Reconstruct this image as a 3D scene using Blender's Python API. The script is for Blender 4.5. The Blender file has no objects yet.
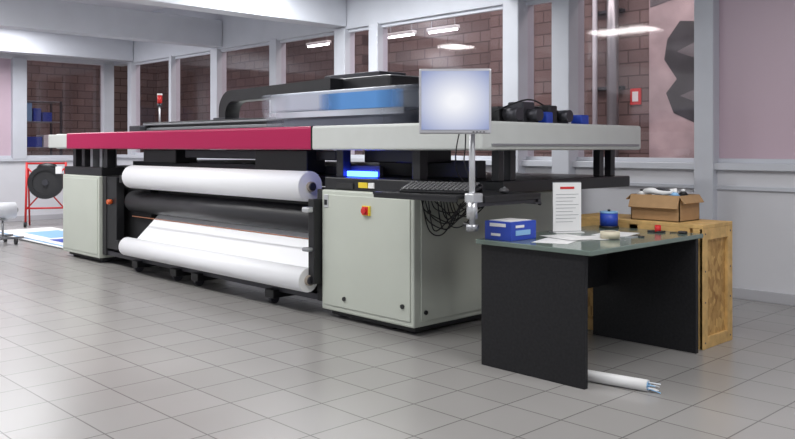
import bpy, bmesh, math, random
from mathutils import Vector, Matrix
random.seed(4)
S=bpy.context.scene
try:
    S.view_settings.view_transform='Standard'
except Exception: pass

# ---------------- materials ----------------
def mat(name,col,rough=.5,metal=0,emit=0,emcol=None,noise=0,nscale=8,spec=.5,bump=0,coat=0):
    m=bpy.data.materials.new(name); m.use_nodes=True
    nt=m.node_tree; b=nt.nodes['Principled BSDF']
    b.inputs['Base Color'].default_value=(*col,1); b.inputs['Roughness'].default_value=rough
    b.inputs['Metallic'].default_value=metal; b.inputs['Specular IOR Level'].default_value=spec
    b.inputs['Coat Weight'].default_value=coat
    if emit:
        b.inputs['Emission Color'].default_value=(*(emcol or col),1); b.inputs['Emission Strength'].default_value=emit
    if noise or bump:
        tc=nt.nodes.new('ShaderNodeTexCoord'); n=nt.nodes.new('ShaderNodeTexNoise')
        n.inputs['Scale'].default_value=nscale; n.inputs['Detail'].default_value=4
        nt.links.new(tc.outputs['Object'],n.inputs['Vector'])
        if noise:
            r=nt.nodes.new('ShaderNodeValToRGB')
            r.color_ramp.elements[0].position=.3; r.color_ramp.elements[1].position=.7
            r.color_ramp.elements[0].color=(*[c*(1-noise) for c in col],1)
            r.color_ramp.elements[1].color=(*[min(1,c*(1+noise)) for c in col],1)
            nt.links.new(n.outputs['Fac'],r.inputs['Fac']); nt.links.new(r.outputs['Color'],b.inputs['Base Color'])
        if bump:
            bp=nt.nodes.new('ShaderNodeBump'); bp.inputs['Strength'].default_value=bump; bp.inputs['Distance'].default_value=.01
            nt.links.new(n.outputs['Fac'],bp.inputs['Height']); nt.links.new(bp.outputs['Normal'],b.inputs['Normal'])
    return m

def brickmat(name,c1,c2,mortar,w,h,ms,axis,offset=.5,rough=.6,bump=.3,spec=.5,dirt=.35):
    m=bpy.data.materials.new(name); m.use_nodes=True
    nt=m.node_tree; b=nt.nodes['Principled BSDF']; b.inputs['Roughness'].default_value=rough
    b.inputs['Specular IOR Level'].default_value=spec
    tc=nt.nodes.new('ShaderNodeTexCoord'); sp=nt.nodes.new('ShaderNodeSeparateXYZ'); cb=nt.nodes.new('ShaderNodeCombineXYZ')
    nt.links.new(tc.outputs['Object'],sp.inputs[0])
    nt.links.new(sp.outputs[axis[0]],cb.inputs[0]); nt.links.new(sp.outputs[axis[1]],cb.inputs[1])
    br=nt.nodes.new('ShaderNodeTexBrick'); br.offset=offset; br.squash=1
    br.inputs['Color1'].default_value=(*c1,1); br.inputs['Color2'].default_value=(*c2,1); br.inputs['Mortar'].default_value=(*mortar,1)
    br.inputs['Scale'].default_value=1; br.inputs['Brick Width'].default_value=w; br.inputs['Row Height'].default_value=h
    br.inputs['Mortar Size'].default_value=ms; br.inputs['Mortar Smooth'].default_value=.1; br.inputs['Bias'].default_value=0
    nt.links.new(cb.outputs[0],br.inputs['Vector'])
    n=nt.nodes.new('ShaderNodeTexNoise'); n.inputs['Scale'].default_value=.9; n.inputs['Detail'].default_value=2
    nt.links.new(tc.outputs['Object'],n.inputs['Vector'])
    mx=nt.nodes.new('ShaderNodeMix'); mx.data_type='RGBA'; mx.blend_type='MULTIPLY'; mx.inputs[0].default_value=dirt
    nt.links.new(br.outputs['Color'],mx.inputs[6]); nt.links.new(n.outputs['Fac'],mx.inputs[7])
    nt.links.new(mx.outputs[2],b.inputs['Base Color'])
    if bump:
        bp=nt.nodes.new('ShaderNodeBump'); bp.inputs['Strength'].default_value=bump; bp.inputs['Distance'].default_value=.003; bp.invert=True
        nt.links.new(br.outputs['Fac'],bp.inputs['Height']); nt.links.new(bp.outputs['Normal'],b.inputs['Normal'])
    return m

M={}
M['white']=mat('white_paint',(.66,.665,.70),.45,noise=.02,nscale=2)
M['post']=mat('post_paint',(.58,.60,.65),.4,noise=.03,nscale=3)
M['ceil']=mat('ceiling_paint',(.58,.58,.63),.7)
M['cab']=mat('cabinet_paint',(.51,.54,.48),.38,noise=.02,nscale=3)
M['beam']=mat('beam_paint',(.55,.57,.55),.35,noise=.02)
M['red']=mat('crimson_paint',(.37,.006,.07),.38,spec=.35)
M['blk']=mat('black_plastic',(.012,.012,.014),.4,bump=.05,nscale=60)
M['blk2']=mat('black_matte',(.02,.02,.022),.65)
M['key']=mat('key_caps',(.075,.075,.08),.35)
M['dk']=mat('dark_metal',(.06,.06,.07),.4,metal=.6)
M['gm']=mat('grey_metal',(.35,.36,.38),.35,metal=.7)
M['sil']=mat('silver',(.6,.61,.63),.3,metal=.6)
M['paper']=mat('media_white',(.86,.87,.90),.45)
M['rollblk']=mat('rubber_roller',(.028,.028,.032),.42)
M['core']=mat('cardboard_core',(.35,.3,.25),.7)
M['blue']=mat('blue_card',(.02,.06,.42),.45)
M['blue2']=mat('pale_blue',(.25,.48,.75),.5)
M['orange']=mat('orange_red',(.6,.10,.02),.4)
M['rust']=mat('copper_rod',(.35,.13,.06),.4)
M['yel']=mat('yellow_label',(.8,.6,.03),.5)
M['redp']=mat('red_plastic',(.6,.02,.02),.35)
M['lab']=mat('label_white',(.8,.8,.8),.5)
M['led']=mat('uv_led',(.02,.05,.8),.4,emit=22,emcol=(.02,.06,1))
M['desk']=mat('desk_black',(.013,.013,.015),.55,noise=.3,nscale=60,spec=.3)
M['dtop']=mat('desk_top_grey',(.14,.185,.16),.13,noise=.05,spec=.7)
M['base']=mat('skirting_grey',(.45,.45,.48),.5)
M['rackred']=mat('rack_red',(.55,.02,.02),.4)
M['tape']=mat('tape_tan',(.6,.55,.42),.5)
M['alum']=mat('aluminium',(.5,.5,.53),.4,metal=.4)
M['photo']=mat('print_background',(.42,.34,.35),.6,noise=.35,nscale=1.5)
M['photod']=mat('print_dark_shape',(.035,.035,.04),.6,noise=.5,nscale=3)
M['photog']=mat('print_grey_shape',(.13,.12,.13),.6,noise=.3,nscale=4)
def osb():
    m=mat('chipboard',(.5,.3,.1),.6); nt=m.node_tree; b=nt.nodes['Principled BSDF']
    tc=nt.nodes.new('ShaderNodeTexCoord'); mp=nt.nodes.new('ShaderNodeMapping'); mp.inputs['Scale'].default_value=(1,1,.55)
    v=nt.nodes.new('ShaderNodeTexVoronoi'); v.inputs['Scale'].default_value=38
    n=nt.nodes.new('ShaderNodeTexNoise'); n.inputs['Scale'].default_value=20; n.inputs['Detail'].default_value=6; n.inputs['Distortion'].default_value=1
    r=nt.nodes.new('ShaderNodeValToRGB'); r.color_ramp.elements[0].position=.25; r.color_ramp.elements[1].position=.75
    r.color_ramp.elements[0].color=(.28,.14,.035,1); r.color_ramp.elements[1].color=(.64,.40,.14,1)
    mx=nt.nodes.new('ShaderNodeMix'); mx.data_type='FLOAT'; mx.inputs[0].default_value=.5
    L=nt.links.new; L(tc.outputs['Object'],mp.inputs[0]); L(mp.outputs[0],v.inputs['Vector']); L(mp.outputs[0],n.inputs['Vector'])
    L(v.outputs['Color'],mx.inputs[2]); L(n.outputs['Fac'],mx.inputs[3]); L(mx.outputs[0],r.inputs[0]); L(r.outputs[0],b.inputs['Base Color'])
    return m
M['wood']=osb()
M['wood2']=mat('pine_batten',(.58,.37,.14),.6,noise=.2,nscale=14)
M['card']=mat('cardboard',(.38,.23,.11),.75,noise=.06,nscale=20)
M['floor']=brickmat('floor_tiles',(.325,.315,.305),(.35,.34,.33),(.16,.155,.15),.33,.33,.004,(0,1),offset=0,rough=.26,bump=.0,dirt=.2)
M['blockY']=brickmat('block_wall',(.28,.195,.185),(.21,.15,.145),(.12,.08,.075),.4,.2,.012,(0,2),rough=.85,bump=.4,dirt=.5)
M['blockX']=brickmat('block_wall_side',(.28,.195,.185),(.21,.15,.145),(.12,.08,.075),.4,.2,.012,(1,2),rough=.85,bump=.4,dirt=.5)
M['pink']=mat('frosted_lilac_pane',(.57,.44,.51),.3)
M['wfloor']=mat('warehouse_floor',(.2,.18,.17),.5,noise=.1)
M['tube']=mat('fluorescent_tube',(1,1,1),.5,emit=12,emcol=(.95,.97,1))
def glassmat():
    m=bpy.data.materials.new('window_glass'); m.use_nodes=True; nt=m.node_tree; nt.nodes.clear()
    o=nt.nodes.new('ShaderNodeOutputMaterial'); t=nt.nodes.new('ShaderNodeBsdfTransparent'); g=nt.nodes.new('ShaderNodeBsdfGlossy')
    g.inputs['Roughness'].default_value=.05; t.inputs['Color'].default_value=(.97,.93,.95,1); mx=nt.nodes.new('ShaderNodeMixShader'); mx.inputs[0].default_value=.05
    nt.links.new(t.outputs[0],mx.inputs[1]); nt.links.new(g.outputs[0],mx.inputs[2]); nt.links.new(mx.outputs[0],o.inputs[0]); return m
M['glass']=glassmat()
def screenmat():
    m=mat('screen_glow',(.02,.02,.03),.2); nt=m.node_tree; b=nt.nodes['Principled BSDF']
    tc=nt.nodes.new('ShaderNodeTexCoord'); mp=nt.nodes.new('ShaderNodeMapping'); mp.inputs['Scale'].default_value=(3.6,0,4.2)
    gr=nt.nodes.new('ShaderNodeTexGradient'); gr.gradient_type='SPHERICAL'
    r=nt.nodes.new('ShaderNodeValToRGB'); r.color_ramp.elements[0].color=(.24,.30,.54,1); r.color_ramp.elements[1].color=(.95,.96,1,1); r.color_ramp.elements[1].position=.85
    L=nt.links.new; L(tc.outputs['Object'],mp.inputs[0]); L(mp.outputs[0],gr.inputs[0]); L(gr.outputs[0],r.inputs[0]); L(r.outputs[0],b.inputs['Emission Color'])
    b.inputs['Emission Strength'].default_value=.92; return m
M['screen']=screenmat()
def smear(name,col,x0,x1,x2,x3,am=1):
    m=mat(name,col,.5); nt=m.node_tree; b=nt.nodes['Principled BSDF']
    tc=nt.nodes.new('ShaderNodeTexCoord'); sp=nt.nodes.new('ShaderNodeSeparateXYZ'); r=nt.nodes.new('ShaderNodeValToRGB')
    mr=nt.nodes.new('ShaderNodeMapRange'); mr.inputs[1].default_value=x0; mr.inputs[2].default_value=x3
    e=r.color_ramp.elements; e[0].color=(.08,.08,.08,1); e[0].position=0; e[1].position=1; e[1].color=(.08,.08,.08,1)
    a=e.new((x1-x0)/(x3-x0)); a.color=(am,am,am,1); a=e.new((x2-x0)/(x3-x0)); a.color=(am,am,am,1)
    L=nt.links.new; L(tc.outputs['Object'],sp.inputs[0]); L(sp.outputs[0],mr.inputs[0]); L(mr.outputs[0],r.inputs[0]); L(r.outputs[0],b.inputs['Alpha'])
    return m

# ---------------- mesh builder ----------------
class B:
    def __init__(s,name): s.n=name; s.bm=bmesh.new(); s.m=[]
    def mi(s,k):
        mm=M[k] if isinstance(k,str) else k
        if mm not in s.m: s.m.append(mm)
        return s.m.index(mm)
    def merge(s,t,k,M4=None):
        i=s.mi(k)
        for f in t.faces: f.material_index=i
        if M4: t.transform(M4)
        me=bpy.data.meshes.new('t'); t.to_mesh(me); t.free()
        s.bm.from_mesh(me); bpy.data.meshes.remove(me)
    def box(s,x0,x1,y0,y1,z0,z1,k,bev=0.004,M4=None,seg=2):
        t=bmesh.new(); bmesh.ops.create_cube(t,size=1)
        for v in t.verts: v.co=Vector(((x0+x1)/2+v.co.x*(x1-x0),(y0+y1)/2+v.co.y*(y1-y0),(z0+z1)/2+v.co.z*(z1-z0)))
        if bev>0:
            bev=min(bev,.45*min(abs(x1-x0),abs(y1-y0),abs(z1-z0)))
            bmesh.ops.bevel(t,geom=t.edges[:],offset=bev,segments=seg,affect='EDGES',profile=.5)
        s.merge(t,k,M4)
    def cyl(s,p0,p1,r,k,r2=None,seg=28,cap=True,M4=None):
        p0=Vector(p0);p1=Vector(p1);d=p1-p0
        t=bmesh.new(); bmesh.ops.create_cone(t,cap_ends=cap,segments=seg,radius1=r,radius2=r if r2 is None else r2,depth=d.length)
        for f in t.faces: f.smooth=len(f.verts)==4
        q=d.to_track_quat('Z','Y').to_matrix().to_4x4(); t.transform(Matrix.Translation((p0+p1)/2)@q)
        s.merge(t,k,M4)
    def ring(s,p0,p1,ro,ri,k,seg=28,M4=None):
        p0=Vector(p0);p1=Vector(p1);d=p1-p0;L=d.length
        t=bmesh.new(); rows=[]
        for (r,z) in ((ro,-L/2),(ro,L/2),(ri,L/2),(ri,-L/2)):
            rows.append([t.verts.new((r*math.cos(a*2*math.pi/seg),r*math.sin(a*2*math.pi/seg),z)) for a in range(seg)])
        for i in range(4):
            A=rows[i];C=rows[(i+1)%4]
            for j in range(seg):
                f=t.faces.new((A[j],A[(j+1)%seg],C[(j+1)%seg],C[j])); f.smooth=i in(0,2)
        q=d.to_track_quat('Z','Y').to_matrix().to_4x4(); t.transform(Matrix.Translation((p0+p1)/2)@q)
        s.merge(t,k,M4)
    def tube(s,pts,r,k,seg=8,smooth=True,M4=None):
        pts=[Vector(p) for p in pts]
        if smooth and len(pts)>2:
            o=[]
            P=[pts[0]]+pts+[pts[-1]]
            for i in range(1,len(P)-2):
                for q in range(6):
                    u=q/6; a,b,c,d=P[i-1],P[i],P[i+1],P[i+2]
                    o.append(.5*((2*b)+(c-a)*u+(2*a-5*b+4*c-d)*u*u+(3*b-a-3*c+d)*u**3))
            o.append(pts[-1]); pts=o
        t=bmesh.new(); rows=[]
        for i,p in enumerate(pts):
            d=(pts[min(i+1,len(pts)-1)]-pts[max(i-1,0)]).normalized()
            q=d.to_track_quat('Z','Y')
            rows.append([t.verts.new(p+q@Vector((r*math.cos(a*2*math.pi/seg),r*math.sin(a*2*math.pi/seg),0))) for a in range(seg)])
        for A,C in zip(rows,rows[1:]):
            for j in range(seg):
                f=t.faces.new((A[j],A[(j+1)%seg],C[(j+1)%seg],C[j])); f.smooth=True
        t.faces.new(rows[0][::-1]); t.faces.new(rows[-1])
        s.merge(t,k,M4)
    def sph(s,c,r,k,sc=(1,1,1),M4=None):
        t=bmesh.new(); bmesh.ops.create_uvsphere(t,u_segments=20,v_segments=12,radius=r)
        for v in t.verts: v.co=Vector((c[0]+v.co.x*sc[0],c[1]+v.co.y*sc[1],c[2]+v.co.z*sc[2]))
        for f in t.faces: f.smooth=True
        s.merge(t,k,M4)
    def prism(s,poly,axis,a0,a1,k,M4=None):
        t=bmesh.new()
        def mk(p,a):
            return {'x':(a,p[0],p[1]),'y':(p[0],a,p[1]),'z':(p[0],p[1],a)}[axis]
        A=[t.verts.new(mk(p,a0)) for p in poly]; C=[t.verts.new(mk(p,a1)) for p in poly]
        t.faces.new(A); t.faces.new(C[::-1]); n=len(poly)
        for i in range(n): t.faces.new((A[i],C[i],C[(i+1)%n],A[(i+1)%n]))
        bmesh.ops.recalc_face_normals(t,faces=t.faces[:])
        s.merge(t,k,M4)
    def done(s,loc=(0,0,0),rz=0,rx=0,parent=None):
        me=bpy.data.meshes.new(s.n); s.bm.to_mesh(me); s.bm.free()
        for m in s.m: me.materials.append(m)
        o=bpy.data.objects.new(s.n,me); S.collection.objects.link(o)
        o.location=loc; o.rotation_euler=(rx,0,rz)
        if parent: o.parent=parent
        return o
def empty(name):
    e=bpy.data.objects.new(name,None); S.collection.objects.link(e); return e

# ---------------- room ----------------
b=B('floor'); b.box(-22,4,-4,14,-.1,0,'floor',0); b.done()
b=B('ceiling'); b.box(-15.2,4,-4,7.2,3.7,3.8,'ceil',0)
for x in (-14.4,-11.4,-8.4,-5.4,-2.4):
    b.box(x-.14,x+.14,-4,7.02,2.87,3.28,'post',.006)
b.box(-15.05,4,3.0,3.25,3.3,3.69,'post',.006)
b.done()
PX=[(-14.4,.15),(-12.9,.08),(-11.5,.2),(-9.9,.17),(-8.4,.22),(-7.74,.17),(-5.5,.18),(-4.87,.18),(-3.39,.15),(.4,.17)]
b=B('wall_back')
b.box(-15.1,4,7.06,7.16,0,1.10,'white',0)
b.box(-15.1,4,7.0,7.2,1.10,1.16,'post',.006)
b.box(-15.1,4,7.035,7.07,.93,.965,'post',.004)
b.box(-15.1,4,7.03,7.21,2.84,3.7,'post',.004)
for x,w in PX:
    b.box(x-w/2,x+w/2,7.01,7.19,1.14,2.86,'post',.008)
for x in(-5.5,-4.87): b.box(x-.105,x+.105,6.94,7.22,0,3.69,'post',.01)
b.box(-3.39-.088,-3.39+.088,6.98,7.22,0,3.69,'post',.008)
b.done()
b=B('baseboard_back'); b.box(-15.1,4,7.035,7.06,0,.09,'base',.004); b.done()
b=B('wall_left')
b.box(-15.2,-15.1,-4,7.16,0,1.05,'white',0)
b.box(-15.22,-15.05,-4,7.04,1.05,1.11,'post',.006)
b.box(-15.21,-15.08,-4,7.05,2.84,3.68,'white',.004)
for y,w in((6.92,.2),(5.3,.24),(3.4,.15),(1.2,.15)): b.box(-15.19,-15.04,y-w/2,y+w/2,1.09,2.86,'post',.006)
b.done()
b=B('baseboard_left'); b.box(-15.1,-15.08,-4,7.0,0,.09,'base',.003); b.done()
i=1
xs=[p[0] for p in PX]
for a,c in zip(xs,xs[1:]):
    g=B('window_%d'%i); i+=1
    k='glass' if a<-3.5 else 'pink'
    g.box(a+.05,c-.05,7.10,7.112,1.14,2.86,k,0)
    for (z0,z1) in ((1.16,1.2),(2.8,2.84)): g.box(a+.05,c-.05,7.08,7.13,z0,z1,'post',.003)
    g.done()
for (y0,y1,k) in ((5.4,6.9,'glass'),(3.45,5.2,'pink'),(1.25,3.35,'pink')):
    g=B('window_%d'%i); i+=1
    g.box(-15.15,-15.14,y0,y1,1.1,2.86,k,0)
    g.box(-15.17,-15.12,y0,y1,1.11,1.15,'post',.003); g.done()

# warehouse behind the glazing
b=B('wall_warehouse'); b.box(-22,4,11.5,11.6,0,5.5,'blockY',0); b.box(-22,-21.9,-4,11.5,0,5.5,'blockX',0)
for x in(-13,-9.2): b.box(x-.2,x+.2,11.3,11.5,0,5.5,'blockY',.01)
b.done()
b=B('ceiling_warehouse'); b.box(-22,4,7.25,11.6,5.5,5.6,'wfloor',0); b.box(-22,-15.25,-4,7.25,5.5,5.6,'wfloor',0); b.done()
for (x,y,z) in ((-12.1,9.6,3.2),(-9.9,9.6,3.16),(-8.95,9.6,3.15)):
    b=B('fluorescent_light'); b.box(x-.32,x+.32,y-.05,y+.05,z,z+.05,'lab',.01); b.cyl((x-.3,y,z-.018),(x+.3,y,z-.018),.016,'tube',seg=10)
    for q in(-.25,.25): b.cyl((x+q,y,z+.05),(x+q,y,5.5),.006,'gm',seg=6)
    b.done()
b=B('conduit_pipe')
b.cyl((-6.95,11.3,0),(-6.95,11.3,5.5),.09,'gm'); b.cyl((-7.3,11.35,0),(-7.3,11.35,5.5),.04,'post')
for z in(1,2.2,3.4): b.box(-7.4,-6.85,11.4,11.5,z,z+.05,'dk')
b.done()
b=B('fire_extinguisher_sign'); b.box(-6.75,-6.57,11.47,11.5,1.95,2.2,'redp',.003); b.box(-6.71,-6.61,11.462,11.47,2.0,2.15,'lab',.002); b.done()
b=B('banner_print'); b.box(-6.4,-3.2,11.42,11.44,.6,4.6,'photo',.003)
b.prism([(-6.1,2.9),(-5.9,3.15),(-5.5,3.1),(-5.0,2.95),(-4.6,2.5),(-4.7,1.95),(-5.2,1.7),(-5.6,1.62),(-6.0,1.8),(-6.12,2.1),(-5.95,2.3),(-6.15,2.6)],'y',11.414,11.418,'photod')
b.prism([(-5.95,2.7),(-5.6,2.85),(-5.2,2.7),(-5.3,2.55),(-5.7,2.6)],'y',11.41,11.413,'photog')
b.prism([(-5.9,2.05),(-5.5,2.2),(-5.1,2.0),(-5.4,1.85)],'y',11.41,11.413,'photog')
b.prism([(-6.38,3.4),(-5.9,3.5),(-5.3,3.9),(-4.9,4.55),(-6.38,4.55)],'y',11.414,11.418,'photog')
b.cyl((-6.45,11.43,4.6),(-3.15,11.43,4.6),.03,'gm'); b.cyl((-6.45,11.43,.6),(-3.15,11.43,.6),.03,'gm')
for x in(-6.3,-3.3): b.cyl((x,11.43,4.6),(x,11.43,5.5),.004,'gm',seg=6)
b.done()
def shelf(name,L,seed):
    random.seed(seed); b=B(name)
    for x in(0,L):
        for y in(0,.5): b.box(x-.02,x+.02,y-.02,y+.02,0,2.2,'dk',.003)
    for z in(.2,.75,1.3,1.8,2.2): b.box(0,L,0,.5,z-.02,z,'gm',.003)
    for z in(.2,.75,1.3,1.8):
        x=.05
        while x<L-.3:
            w=random.uniform(.12,.3); h=random.uniform(.18,.38)
            b.box(x,x+w,.05,.45,z,z+h,random.choice(['blue','blue','blue2','card','lab','dk','orange']),.006); x+=w+.03
    return b
shelf('storage_shelf',2.6,4).done(loc=(-16.5,4,0),rz=math.pi/2)
b=B('workbench')
b.box(-6.2,-2.4,8.6,9.3,.92,.98,'alum',.005)
for x in(-6.1,-4.3,-2.5):
    for y in(8.65,9.25): b.box(x-.03,x+.03,y-.03,y+.03,0,.92,'dk',.004)
b.box(-6.1,-2.5,8.63,8.66,.3,.36,'dk'); b.box(-4.9,-4.2,8.75,9.1,.98,1.12,'dk',.01); b.box(-3.9,-3.2,8.75,9.1,.98,1.08,'lab',.01)
b.done()

# ---------------- printer ----------------
P=empty('wide_format_printer')
b=B('printer_body')
XL,XR=-9.95,-4.0
for (x0,x1) in ((XL,XL+1.0),(XR-1.0,XR)):
    b.box(x0,x1,4.0,5.65,.06,.975,'cab',.012)
    b.box(x0+.05,x1-.05,4.06,5.6,.02,.06,'blk2',.003)
    for x in(x0+.12,x1-.12):
        for y in(4.12,5.5): b.cyl((x,y,0),(x,y,.03),.035,'dk')
b.box(-4.97,-4.03,3.992,4.003,.10,.94,'cab',.006)
b.box(-3.997,-3.988,4.06,5.6,.10,.94,'cab',.006)
b.box(-9.92,-8.98,3.992,4.003,.10,.94,'cab',.006)
for (x,z) in((-4.72,.17),(-4.10,.20)): b.cyl((x,3.98,z),(x,3.993,z),.016,'blk')
b.box(-4.51,-4.43,3.975,3.993,.805,.875,'yel',.003); b.box(-4.50,-4.44,3.968,3.976,.81,.87,'redp',.003); b.cyl((-4.47,3.95,.84),(-4.47,3.969,.84),.022,'redp')
b.box(-4.96,-4.91,3.986,3.993,.84,.94,'sil'); b.box(-4.95,-4.92,3.982,3.987,.86,.9,'blk')
for (y,z) in((4.13,.85),(4.1,.16),(5.4,.85)): b.cyl((-3.99,y,z),(-3.975,y,z),.015,'blk')
# deck
b.box(-9.97,-8.95,4.03,5.95,.975,1.07,'blk',.008)
b.box(-8.96,-4.99,4.32,5.95,.975,1.07,'blk',.008)
b.box(-5.0,-4.0,4.03,5.95,.975,1.07,'blk',.008)
b.box(-4.0,-3.5,4.34,5.95,.985,1.07,'blk',.01)
b.box(-8.95,-5.0,4.4,5.9,1.07,1.14,'dk',.005)
b.box(-4.60,-4.50,4.02,4.031,1.0,1.04,'yel',.002); b.box(-4.49,-4.43,4.02,4.031,1.0,1.04,'lab',.002)
b.box(-4.85,-4.66,4.02,4.031,.99,1.03,'blk2',.002)
# beam supports
for x in(-9.85,-9.6,-9.0): b.box(x-.04,x+.04,4.1,4.2,1.07,1.28,'blk',.004)
for x in(-4.93,-4.1): b.box(x-.04,x+.04,4.12,4.2,1.07,1.28,'blk',.004)
b.box(-5.0,-3.95,4.6,4.7,1.07,1.2,'blk',.004)
for y in(4.37,4.5,5.6,5.76): b.box(-3.6,-3.54,y-.03,y+.03,1.07,1.28,'blk',.004)
b.box(-8.4,-7.7,4.25,4.5,1.13,1.275,'blk',.01)
b.box(-6.2,-5.45,4.2,4.4,1.08,1.275,'blk',.01)
b.box(-7.6,-5.2,4.3,4.4,1.19,1.272,'dk',.01)
b.box(-4.85,-4.2,4.3,4.6,1.18,1.28,'blk',.01)
for x in(-9.45,-9.2): b.box(x,x+.06,4.12,4.3,1.07,1.28,'gm',.004)
# perimeter beam
Z0,Z1=1.277,1.463
b.box(-9.85,-5.13,4.0,4.16,Z0,Z1,'red',.018,seg=3)
b.box(-5.13,-3.4,4.0,4.16,Z0,Z1,'beam',.018,seg=3)
b.box(-3.56,-3.401,4.08,5.95,Z0+.001,Z1+.004,'beam',.018,seg=3)
b.box(-10.4,-3.42,5.79,5.949,Z0,Z1-.001,'beam',.018,seg=3)
b.box(-10.42,-10.26,4.1,5.9,Z0,Z1-.002,'beam',.018,seg=3)
b.box(-10.45,-9.85,4.02,4.3,Z0+.012,Z1-.012,'beam',.012)
b.box(-10.3,-3.5,4.1,5.85,1.41,1.45,'beam',0)
b.box(-3.404,-3.39,4.1,5.9,Z0+.03,Z0+.045,'gm',.002)
b.box(-5.135,-5.125,3.997,4.01,Z0,Z1,'blk',0)
# UV lamp
b.box(-4.98,-4.58,4.16,4.2,1.075,1.115,'led',.004); b.box(-5.0,-4.56,4.2,4.24,1.07,1.16,'dk',.004)
# gantry beam + rails
b.box(-9.6,-3.7,4.85,5.15,1.47,1.60,'blk',.01)
b.box(-9.5,-3.8,4.80,4.85,1.50,1.53,'gm',.004); b.box(-9.5,-3.8,4.80,4.85,1.56,1.58,'gm',.004)
b.box(-9.5,-6.5,4.7,4.8,1.45,1.5,'blk2',.004)
for x in(-9.6,-3.9): b.box(x-.06,x+.2,4.7,5.3,1.44,1.56,'dk',.01)
def arc(cx,cz,r,a0,a1,n):
    return [(cx+r*math.cos(math.radians(a0+(a1-a0)*i/n)),cz+r*math.sin(math.radians(a0+(a1-a0)*i/n))) for i in range(n+1)]
out=[(-7.93,1.58)]+arc(-7.71,1.69,.22,180,90,8)+[(-6.0,1.94)]
inn=[(-6.0,1.81)]+arc(-7.66,1.65,.14,90,180,8)+[(-7.80,1.58)]
b.prism(out+inn,'y',4.9,5.08,'blk')
b.box(-7.98,-7.74,4.86,5.12,1.58,1.62,'dk',.005)
b.box(-6.75,-5.35,5.05,5.6,1.46,1.95,'blk',.03)
b.box(-6.4,-5.6,5.15,5.5,1.95,2.0,'dk',.01)
for (x,y,w,h,k) in((-3.78,4.62,.16,.13,'blk'),(-3.72,4.82,.14,.17,'dk'),(-3.75,5.22,.2,.12,'blk'),(-3.62,5.42,.1,.09,'blue'),(-3.85,4.42,.12,.1,'dk'),(-3.62,4.98,.08,.1,'blue'),(-3.65,5.05,.1,.15,'blk')):
    b.box(x-w/2,x+w/2,y-w/2,y+w/2,1.44,1.455+h,k,.01)
for y in(4.6,4.83,5.2): b.cyl((-3.68,y,1.53),(-3.56,y,1.53),.045,'dk')
b.tube([(-3.7,4.5,1.55),(-3.65,4.8,1.64),(-3.7,5.1,1.6),(-3.7,5.4,1.52)],.006,'blk')
# roll frame
b.box(-8.95,-8.86,4.04,4.35,.1,.975,'blk2',.004)
b.box(-8.86,-8.62,4.05,4.14,.18,.97,'blk',.005); b.box(-8.95,-8.2,4.24,4.32,.12,.95,'blk2',.005)
b.box(-8.36,-8.26,3.9,4.25,.22,.32,'blk',.004); b.box(-8.45,-8.38,4.0,4.3,.92,1.0,'blk',.004)
b.box(-5.12,-5.0,4.05,4.35,.1,.97,'blk2',.004)
b.box(-5.08,-5.01,3.93,4.1,.25,.9,'blk',.005)
b.box(-8.9,-5.05,4.5,4.55,.1,.95,'blk2',0)
b.box(-8.9,-5.05,4.2,4.32,.06,.14,'blk2',.004)
b.box(-8.9,-5.05,4.06,4.14,.1,.15,'dk',.004)
for x in(-8.1,-7.3,-6.9,-5.7):
    b.box(x-.06,x+.06,4.0,4.4,.05,.12,'blk',.005); b.cyl((x-.02,4.05,.045),(x+.02,4.05,.045),.045,'dk')
b.cyl((-8.2,4.03,.575),(-5.1,4.03,.575),.005,'rust',seg=10)
b.cyl((-8.74,4.0,.70),(-8.74,4.06,.70),.026,'orange')
b.box(-5.10,-5.02,3.88,3.94,.80,.84,'sil',.01); b.box(-5.10,-5.02,3.88,3.94,.50,.53,'gm',.01)
# signal lamp
b.cyl((-9.45,5.0,1.45),(-9.45,5.0,1.90),.012,'sil',seg=10); b.cyl((-9.45,5.0,1.84),(-9.45,5.0,1.94),.03,'redp'); b.cyl((-9.45,5.0,1.94),(-9.45,5.0,1.96),.033,'lab'); b.cyl((-9.45,5.0,1.80),(-9.45,5.0,1.84),.031,'dk')
b.done(parent=P)

b=B('print_carriage')
c1=smear('carriage_grey',(.42,.46,.55),-6.25,-5.8,-4.85,-4.3); c2=smear('carriage_blue',(.08,.26,.60),-5.4,-5.1,-4.7,-4.4); c3=smear('carriage_dark',(.10,.11,.15),-6.25,-5.8,-4.8,-4.3,.9); c4=smear('carriage_pale',(.65,.69,.78),-6.2,-5.6,-5.2,-4.4,.8)
b.box(-6.25,-4.3,4.3,4.78,1.60,1.765,c1,.02); b.box(-5.4,-4.4,4.285,4.298,1.60,1.735,c2,.003); b.box(-6.2,-4.35,4.32,4.76,1.47,1.60,c3,.01); b.box(-6.2,-4.4,4.29,4.299,1.55,1.60,c4,.002)
b.done(parent=P)

def roll(name,y,z,r,x0,x1,k,core_r=.04):
    b=B(name)
    b.cyl((x0,y,z),(x1,y,z),r,k,seg=48)
    b.ring((x0-.03,y,z),(x1+.03,y,z),core_r,core_r*.8,'core'); b.cyl((x0-.06,y,z),(x1+.04,y,z),core_r*.78,'dk')
    for x,s in((x0,-1),(x1,1)): b.ring((x,y,z),(x+s*.004,y,z),r*.98,core_r,'lab',seg=40)
    return b
roll('paper_roll',4.08,.985,.122,-8.30,-5.25,'paper').done()
roll('rubber_roller',4.2,.71,.115,-8.5,-5.14,'rollblk',core_r=.03).done(parent=P)
roll('paper_roll',3.93,.275,.094,-8.12,-5.08,'paper').done()
b=B('media_web')
b.prism([(4.25,.61),(4.255,.61),(3.99,.352),(3.985,.352)],'x',-8.02,-5.14,'paper')
b.done(parent=P)

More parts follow.
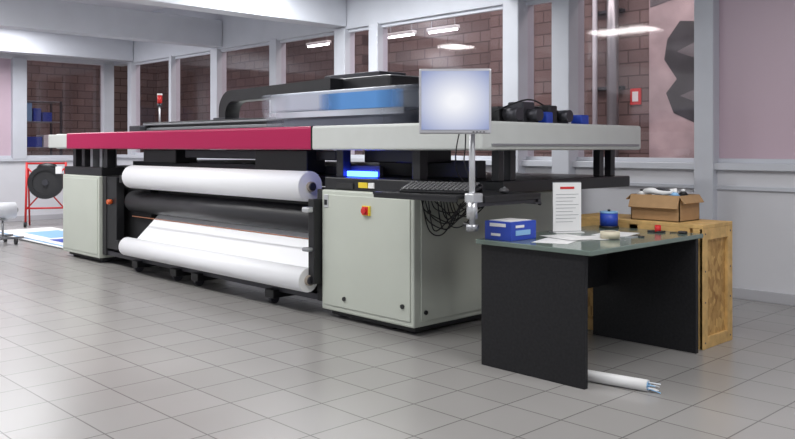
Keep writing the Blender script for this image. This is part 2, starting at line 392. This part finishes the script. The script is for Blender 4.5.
b=B('cable_bundle')
for q in range(11):
    y=4.03+q*.03; sag=random.uniform(.08,.26)
    b.tube([(-3.93,y,.985),(-3.94,y+.02,.93),(-3.92-random.random()*.02,y+.07,.985-sag),(-3.86,y+.16,.86-random.random()*.1),(-3.75,y+.2,.93),(-3.7,4.36+q*.01,1.0)],.0045,'blk',seg=6)
for q in range(3):
    b.tube([(-3.96,4.02+q*.03,.98),(-3.965,4.05,.9),(-3.965,4.12,.72+.06*q),(-3.95,4.25+.05*q,.70+.03*q),(-3.93,4.4,.9)],.0045,'blk',seg=6)
b.done(parent=P)

b=B('keyboard_shelf')
b.prism([(-3.975,3.60),(-3.25,3.60),(-3.25,3.73),(-3.14,3.73),(-3.14,4.27),(-3.94,4.27),(-3.975,3.99)],'z',.995,1.012,'blk')
b.box(-3.97,-3.25,3.6,3.615,.975,1.0,'blk',.003); b.box(-3.155,-3.14,3.73,4.27,.975,1.0,'blk',.003)
b.box(-3.9,-3.5,4.2,4.4,.955,.99,'dk',.004)
b.done(parent=P)
b=B('keyboard')
b.box(-.25,.25,-.09,.09,0,.018,'blk',.006)
for r_ in range(6):
    for c in range(16):
        b.box(-.24+c*.03,-.24+c*.03+.0245,-.082+r_*.0275,-.082+r_*.0275+.022,.018+.002*r_,.029+.002*r_,'key',.003,seg=1)
b.box(-.25,.25,.07,.09,-.026,.03,'blk',.005)
b.done(loc=(-3.56,3.80,1.028),rz=math.radians(18),rx=math.radians(11))
b=B('computer_mouse'); b.sph((0,0,.018),.03,'key',(1,1.7,.65)); b.cyl((0,.03,.03),(0,.036,.038),.006,'gm',seg=8); b.tube([(0,.05,.015),(0,.1,.006),(-.06,.15,.006)],.003,'blk',seg=6); b.done(loc=(-3.25,4.04,1.012),rz=.6)
b=B('monitor_stand')
px,py=-3.19,3.67
b.cyl((px,py,.83),(px,py,1.56),.018,'sil'); b.cyl((px,py,.88),(px,py,.985),.032,'sil'); b.cyl((px,py,.81),(px,py,.85),.036,'gm')
b.box(px-.035,px+.035,py-.03,py+.06,.975,1.03,'sil',.008)
b.cyl((px-.05,py-.02,.85),(px+.03,py+.02,.83),.014,'blk')
b.box(px-.03,px+.03,py,py+.6,.95,.975,'dk',.004); b.box(-3.56,-3.16,4.24,4.30,.94,.975,'dk',.004); b.box(-3.6,-3.52,4.24,4.42,.94,.985,'dk',.004)
b.done(parent=P)
b=B('computer_monitor')
w,h=.415,.375
b.box(-w/2,w/2,0,.035,-h/2,h/2,'alum',.008)
b.box(-w/2+.014,w/2-.014,-.004,.003,-h/2+.024,h/2-.014,'screen',.001)
b.box(-.13,.13,.03,.06,-.12,.12,'alum',.015); b.box(-.05,.12,.055,.08,-.05,.05,'sil',.008)
for q in range(4): b.box(.1+q*.02,.11+q*.02,-.003,0,-h/2+.008,-h/2+.014,'dk',.001)
b.done(loc=(-3.205,3.54,1.563),rz=math.radians(44))
b=B('monitor_cable')
b.tube([(-3.23,3.66,1.42),(-3.26,3.69,1.3),(-3.32,3.75,1.2),(-3.30,3.8,1.08),(-3.36,3.9,1.02)],.004,'blk',seg=6)
b.tube([(-3.27,3.66,1.42),(-3.36,3.72,1.28),(-3.45,3.83,1.14),(-3.45,3.98,1.02)],.004,'blk',seg=6)
b.done(parent=P)

# ---------------- desk and things on it ----------------
b=B('office_desk')
b.box(-3.23,-2.51,3.80,3.835,0,.722,'desk',.002); b.box(-3.21,-2.46,4.965,5.0,0,.722,'desk',.002)
b.box(-3.12,-3.095,3.835,4.965,.36,.722,'desk',.002)
b.box(-3.25,-2.45,3.77,5.05,.722,.75,'dtop',.005,seg=2)
b.done()
b=B('blue_carton'); b.box(-3.22,-3.02,3.82,4.06,.75,.86,'blue',.003); b.box(-3.2,-3.04,3.84,4.04,.86,.864,'lab',.001)
b.box(-3.18,-3.06,3.817,3.82,.83,.85,'lab',.0005); b.box(-3.02,-3.017,3.86,4.0,.78,.81,'blue2',.0005); b.box(-3.02,-3.017,3.86,3.94,.825,.84,'lab',.0005); b.box(-3.17,-3.1,3.817,3.82,.775,.79,'lab',.0005); b.done()
b=B('sign_holder')
b.box(-.10,.10,-.004,0,.01,.32,'lab',.001); b.box(-.10,.10,0,.004,0,.325,'gm',.001); b.box(-.10,.10,-.05,.06,0,.006,'lab',.002)
b.box(-.05,.05,-.0055,-.004,.28,.295,'redp',0)
for q in range(9): b.box(-.08,.08-.02*(q%3),-.0055,-.004,.245-q*.022,.248-q*.022,'gm',0)
b.done(loc=(-3.09,4.48,.75),rz=math.radians(62))
b=B('paper_sheets')
for (x,y,a,z) in((-2.86,4.05,.3,.7505),(-2.8,4.3,-.5,.752),(-2.90,4.22,1.3,.755),(-2.82,4.62,.2,.7505)):
    b.box(-.105,.105,-.148,.148,0,.001,'lab',0,M4=Matrix.Translation((x,y,z))@Matrix.Rotation(a,4,'Z'))
b.done()
b=B('disc_spindle'); b.cyl((-3.08,4.96,.75),(-3.08,4.96,.765),.066,'blk'); b.cyl((-3.08,4.96,.765),(-3.08,4.96,.85),.06,'blue'); b.cyl((-3.08,4.96,.85),(-3.08,4.96,.862),.06,'blue2'); b.cyl((-3.08,4.96,.862),(-3.08,4.96,.875),.01,'blk'); b.done()
b=B('adhesive_tape_roll'); b.ring((-2.70,4.36,.756),(-2.70,4.36,.795),.058,.038,'tape'); b.ring((-2.70,4.36,.757),(-2.70,4.36,.794),.0385,.035,'core'); b.done()
b=B('red_tape_dispenser'); b.ring((-2.70,4.89,.775),(-2.67,4.91,.775),.025,.012,'redp'); b.box(-2.75,-2.65,4.88,4.94,.75,.762,'blk',.004); b.done()
b=B('power_adapter'); b.box(-2.56,-2.51,4.92,4.96,.75,.768,'blk',.006); b.tube([(-2.56,4.94,.76),(-2.60,4.98,.754),(-2.62,4.95,.754),(-2.61,4.92,.754)],.003,'blk',seg=6); b.done()
b=B('scissors')
b.ring((-2.66,4.6,.75),(-2.66,4.6,.757),.02,.013,'blk'); b.ring((-2.62,4.58,.75),(-2.62,4.58,.757),.02,.013,'blk'); b.prism([(-2.65,4.58),(-2.64,4.58),(-2.70,4.47)],'z',.751,.755,'sil'); b.prism([(-2.64,4.57),(-2.63,4.57),(-2.66,4.46)],'z',.751,.755,'sil'); b.done()

b=B('wooden_crate')
x0,x1,y0,y1=-3.5,-2.47,5.08,5.51
b.box(x0+.02,x1-.02,y0+.02,y1-.02,.03,.775,'wood',.002)
b.box(x0,x1,y0,y1,.775,.80,'wood2',.003)
for y in(y0,y1-.07): b.box(x1-.022,x1,y,y+.07,.0,.775,'wood2',.003); b.box(x0,x0+.022,y,y+.07,.0,.775,'wood2',.003)
for x in(x0,x0+.48,x1-.07-.022): b.box(x+.022,x+.09,y0,y0+.022,0,.775,'wood2',.003)
for z in(.0,.70): b.box(x1-.021,x1-.001,y0+.07,y1-.07,z,z+.075,'wood2',.003); b.box(x0+.09,x1-.09,y0,y0+.022,z,z+.075,'wood2',.003)
for y in(y0+.035,y1-.035):
    for z in(.04,.3,.5,.74): b.cyl((x1-.003,y,z),(x1+.002,y,z),.006,'dk',seg=8)
b.done()
b=B('cardboard_box')
x0,x1,y0,y1,z0,z1=-3.03,-2.67,5.16,5.44,.80,.975
t=.006
b.box(x0,x1,y0,y1,z0,z0+t,'card',0)
b.box(x0,x1,y0,y0+t,z0,z1,'card',0);b.box(x0,x1,y1-t,y1,z0,z1,'card',0);b.box(x0,x0+t,y0,y1,z0,z1,'card',0);b.box(x1-t,x1,y0,y1,z0,z1,'card',0)
b.prism([(y0,z1),(y0+t,z1),(y0-.03,z1-.09),(y0-.037,z1-.085)],'x',x0,x1,'card')
b.prism([(x1-t,z1),(x1,z1),(x1+.035,z1-.05),(x1+.03,z1-.054)],'y',y0,y1,'card')
b.prism([(x0,z1),(x0+t,z1),(x0-.035,z1-.04),(x0-.04,z1-.036)],'y',y0,y1,'card')
b.done()
b=B('ink_bottles')
for (x,y,c,a) in((-2.98,5.22,'lab',0),(-2.92,5.3,'lab',.3),(-2.85,5.22,'gm',.2),(-2.78,5.28,'lab',-.3),(-2.76,5.38,'blk',.1),(-2.9,5.38,'blue2',0),(-2.73,5.2,'blue2',.2)):
    dx=math.sin(a)*.1
    b.cyl((x,y,.81),(x+dx*.3,y,.975),.034,c); b.cyl((x+dx*.3,y,.975),(x+dx*.35,y,.995),.034,c,r2=.014); b.cyl((x+dx*.35,y,.99),(x+dx*.4,y,1.01),.014,'blk' if c=='lab' else 'lab')
b.tube([(-2.98,5.24,.985),(-2.9,5.2,1.0),(-2.82,5.22,.99),(-2.74,5.26,1.0)],.022,'lab'); b.tube([(-2.9,5.22,1.0),(-2.83,5.2,1.015),(-2.76,5.24,1.0)],.008,'dk')
b.done()
b=B('rolled_paper_tube')
d=Vector((.45,.08,0)).normalized(); p0=Vector((-2.75,3.93,.031)); p1=p0+d*.5
b.ring(p0,p1,.031,.024,'lab'); b.ring(p0+d*.02,p1+d*.004,.022,.018,'blue2')
for q in range(7):
    a=q*.9; o=Vector((0,math.cos(a)*.018,math.sin(a)*.018)); b.tube([p1+o-d*.01,p1+o*1.1+d*.03,p1+o*1.3+d*(.05+.01*(q%3))-Vector((0,0,.004))],.003,'blue2' if q%2 else 'lab',seg=5)
b.done()

# ---------------- left background items ----------------
b=B('tube_rack')
for s in(-1,1):
    b.tube([(s*.30,-.12,0),(s*.30,-.05,.5),(s*.30,0,1.05)],.018,'rackred',smooth=False); b.tube([(s*.30,.25,0),(s*.28,.02,.95)],.015,'rackred',smooth=False)
    b.cyl((s*.30-.02,-.12,.04),(s*.30+.02,-.12,.04),.04,'blk')
for z in(.3,1.03): b.cyl((-.30,-.12+z*.12,z),(.30,-.12+z*.12,z),.015,'rackred',seg=10)
b.cyl((-.28,-.08,.3),(.28,0,.95),.012,'rackred',seg=8); b.cyl((.28,-.08,.3),(-.28,0,.95),.012,'rackred',seg=8)
b.cyl((0,-.10,.72),(0,.06,.72),.27,'blk2',seg=36); b.ring((0,-.12,.72),(0,-.10,.72),.27,.2,'blk',seg=36); b.cyl((0,-.13,.72),(0,-.1,.72),.05,'dk')
b.sph((.02,-.03,.98),.1,'blk',(1.5,.6,.6))
b.box(.16,.26,-.14,-.12,.86,.98,'lab',.005)
b.done(loc=(-13.85,5.3,0),rz=math.radians(60))
b=B('roll_trolley')
for x in(-11.9,-11.5):
    b.cyl((x,3.0,.09),(x,4.1,.09),.015,'gm',seg=10)
    for y in(3.1,4.0): b.cyl((x,y-.015,.04),(x,y+.015,.04),.04,'blk'); b.cyl((x,y,.04),(x,y,.1),.012,'gm')
for y in(3.2,3.9):
    b.cyl((-11.9,y,.09),(-11.5,y,.09),.013,'gm',seg=10); b.cyl((-11.7,y,.09),(-11.7,y,.33),.015,'gm',seg=10)
    b.box(-11.8,-11.6,y-.03,y+.03,.315,.336,'gm',.004)
b.done()
roll('paper_roll',0,0,.11,-.5,.5,'paper').done(loc=(-11.7,3.55,.446),rz=math.pi/2)
b=B('printed_board_stack')
for q,(k,dx,dy) in enumerate((('lab',0,0),('blue',.04,.05),('lab',.02,-.03),('blue2',-.03,.02),('lab',0,.03))):
    b.box(-13.2+dx,-10.15+dx,4.26+dy,5.1+dy,q*.008,q*.008+.008,k,.001)
b.box(-12.6,-11.6,4.5,5.0,.04,.043,'blue2',0); b.box(-11.4,-10.7,4.4,5.0,.04,.043,'blue',0); b.box(-11.2,-10.9,4.6,4.9,.043,.0445,'lab',0)
b.done()
b=B('wall_hose'); b.tube([(-15.06,5.6,.95),(-15.06,5.7,.85),(-15.06,5.85,.92),(-15.06,5.8,.75),(-15.06,6.1,.8),(-15.06,6.2,.7)],.012,'dk'); b.done()

# ---------------- lights ----------------
def area(name,loc,sx,sy,e,col=(1,1,1),rot=(0,0,0)):
    l=bpy.data.lights.new(name,'AREA'); l.shape='RECTANGLE'; l.size=sx; l.size_y=sy; l.energy=e; l.color=col
    o=bpy.data.objects.new(name,l); S.collection.objects.link(o); o.location=loc; o.rotation_euler=rot
area('ceiling_light_a',(-5.5,1.8,3.25),5,.6,165,(1,.99,.97))
area('ceiling_light_b',(-9.9,2.2,3.25),2.4,.6,125,(1,.99,.98))
area('ceiling_light_c',(-6.9,5.5,3.25),2.4,.6,120,(.98,.99,1))
area('ceiling_light_d',(-12.9,4.5,3.25),2.0,1.5,130,(.98,.98,1))
area('ceiling_light_e',(-1.0,3.6,3.25),2.4,1,90,(1,.99,.98))
area('warehouse_light_a',(-7,9.3,5.2),10,1,290,(1,.92,.89))
area('warehouse_light_b',(-18,5,5.2),2,6,190,(1,.92,.89))
w=bpy.data.worlds.new('world'); S.world=w; w.use_nodes=True
w.node_tree.nodes['Background'].inputs[0].default_value=(.92,.94,1,1); w.node_tree.nodes['Background'].inputs[1].default_value=.7

# ---------------- camera ----------------
c=bpy.data.cameras.new('camera'); c.sensor_width=36; c.lens=36*830/795; c.shift_y=-72.5/795; c.clip_end=200
o=bpy.data.objects.new('camera',c); S.collection.objects.link(o); o.location=(0,0,1.3); o.rotation_euler=(math.pi/2,0,math.radians(46.13)); S.camera=o
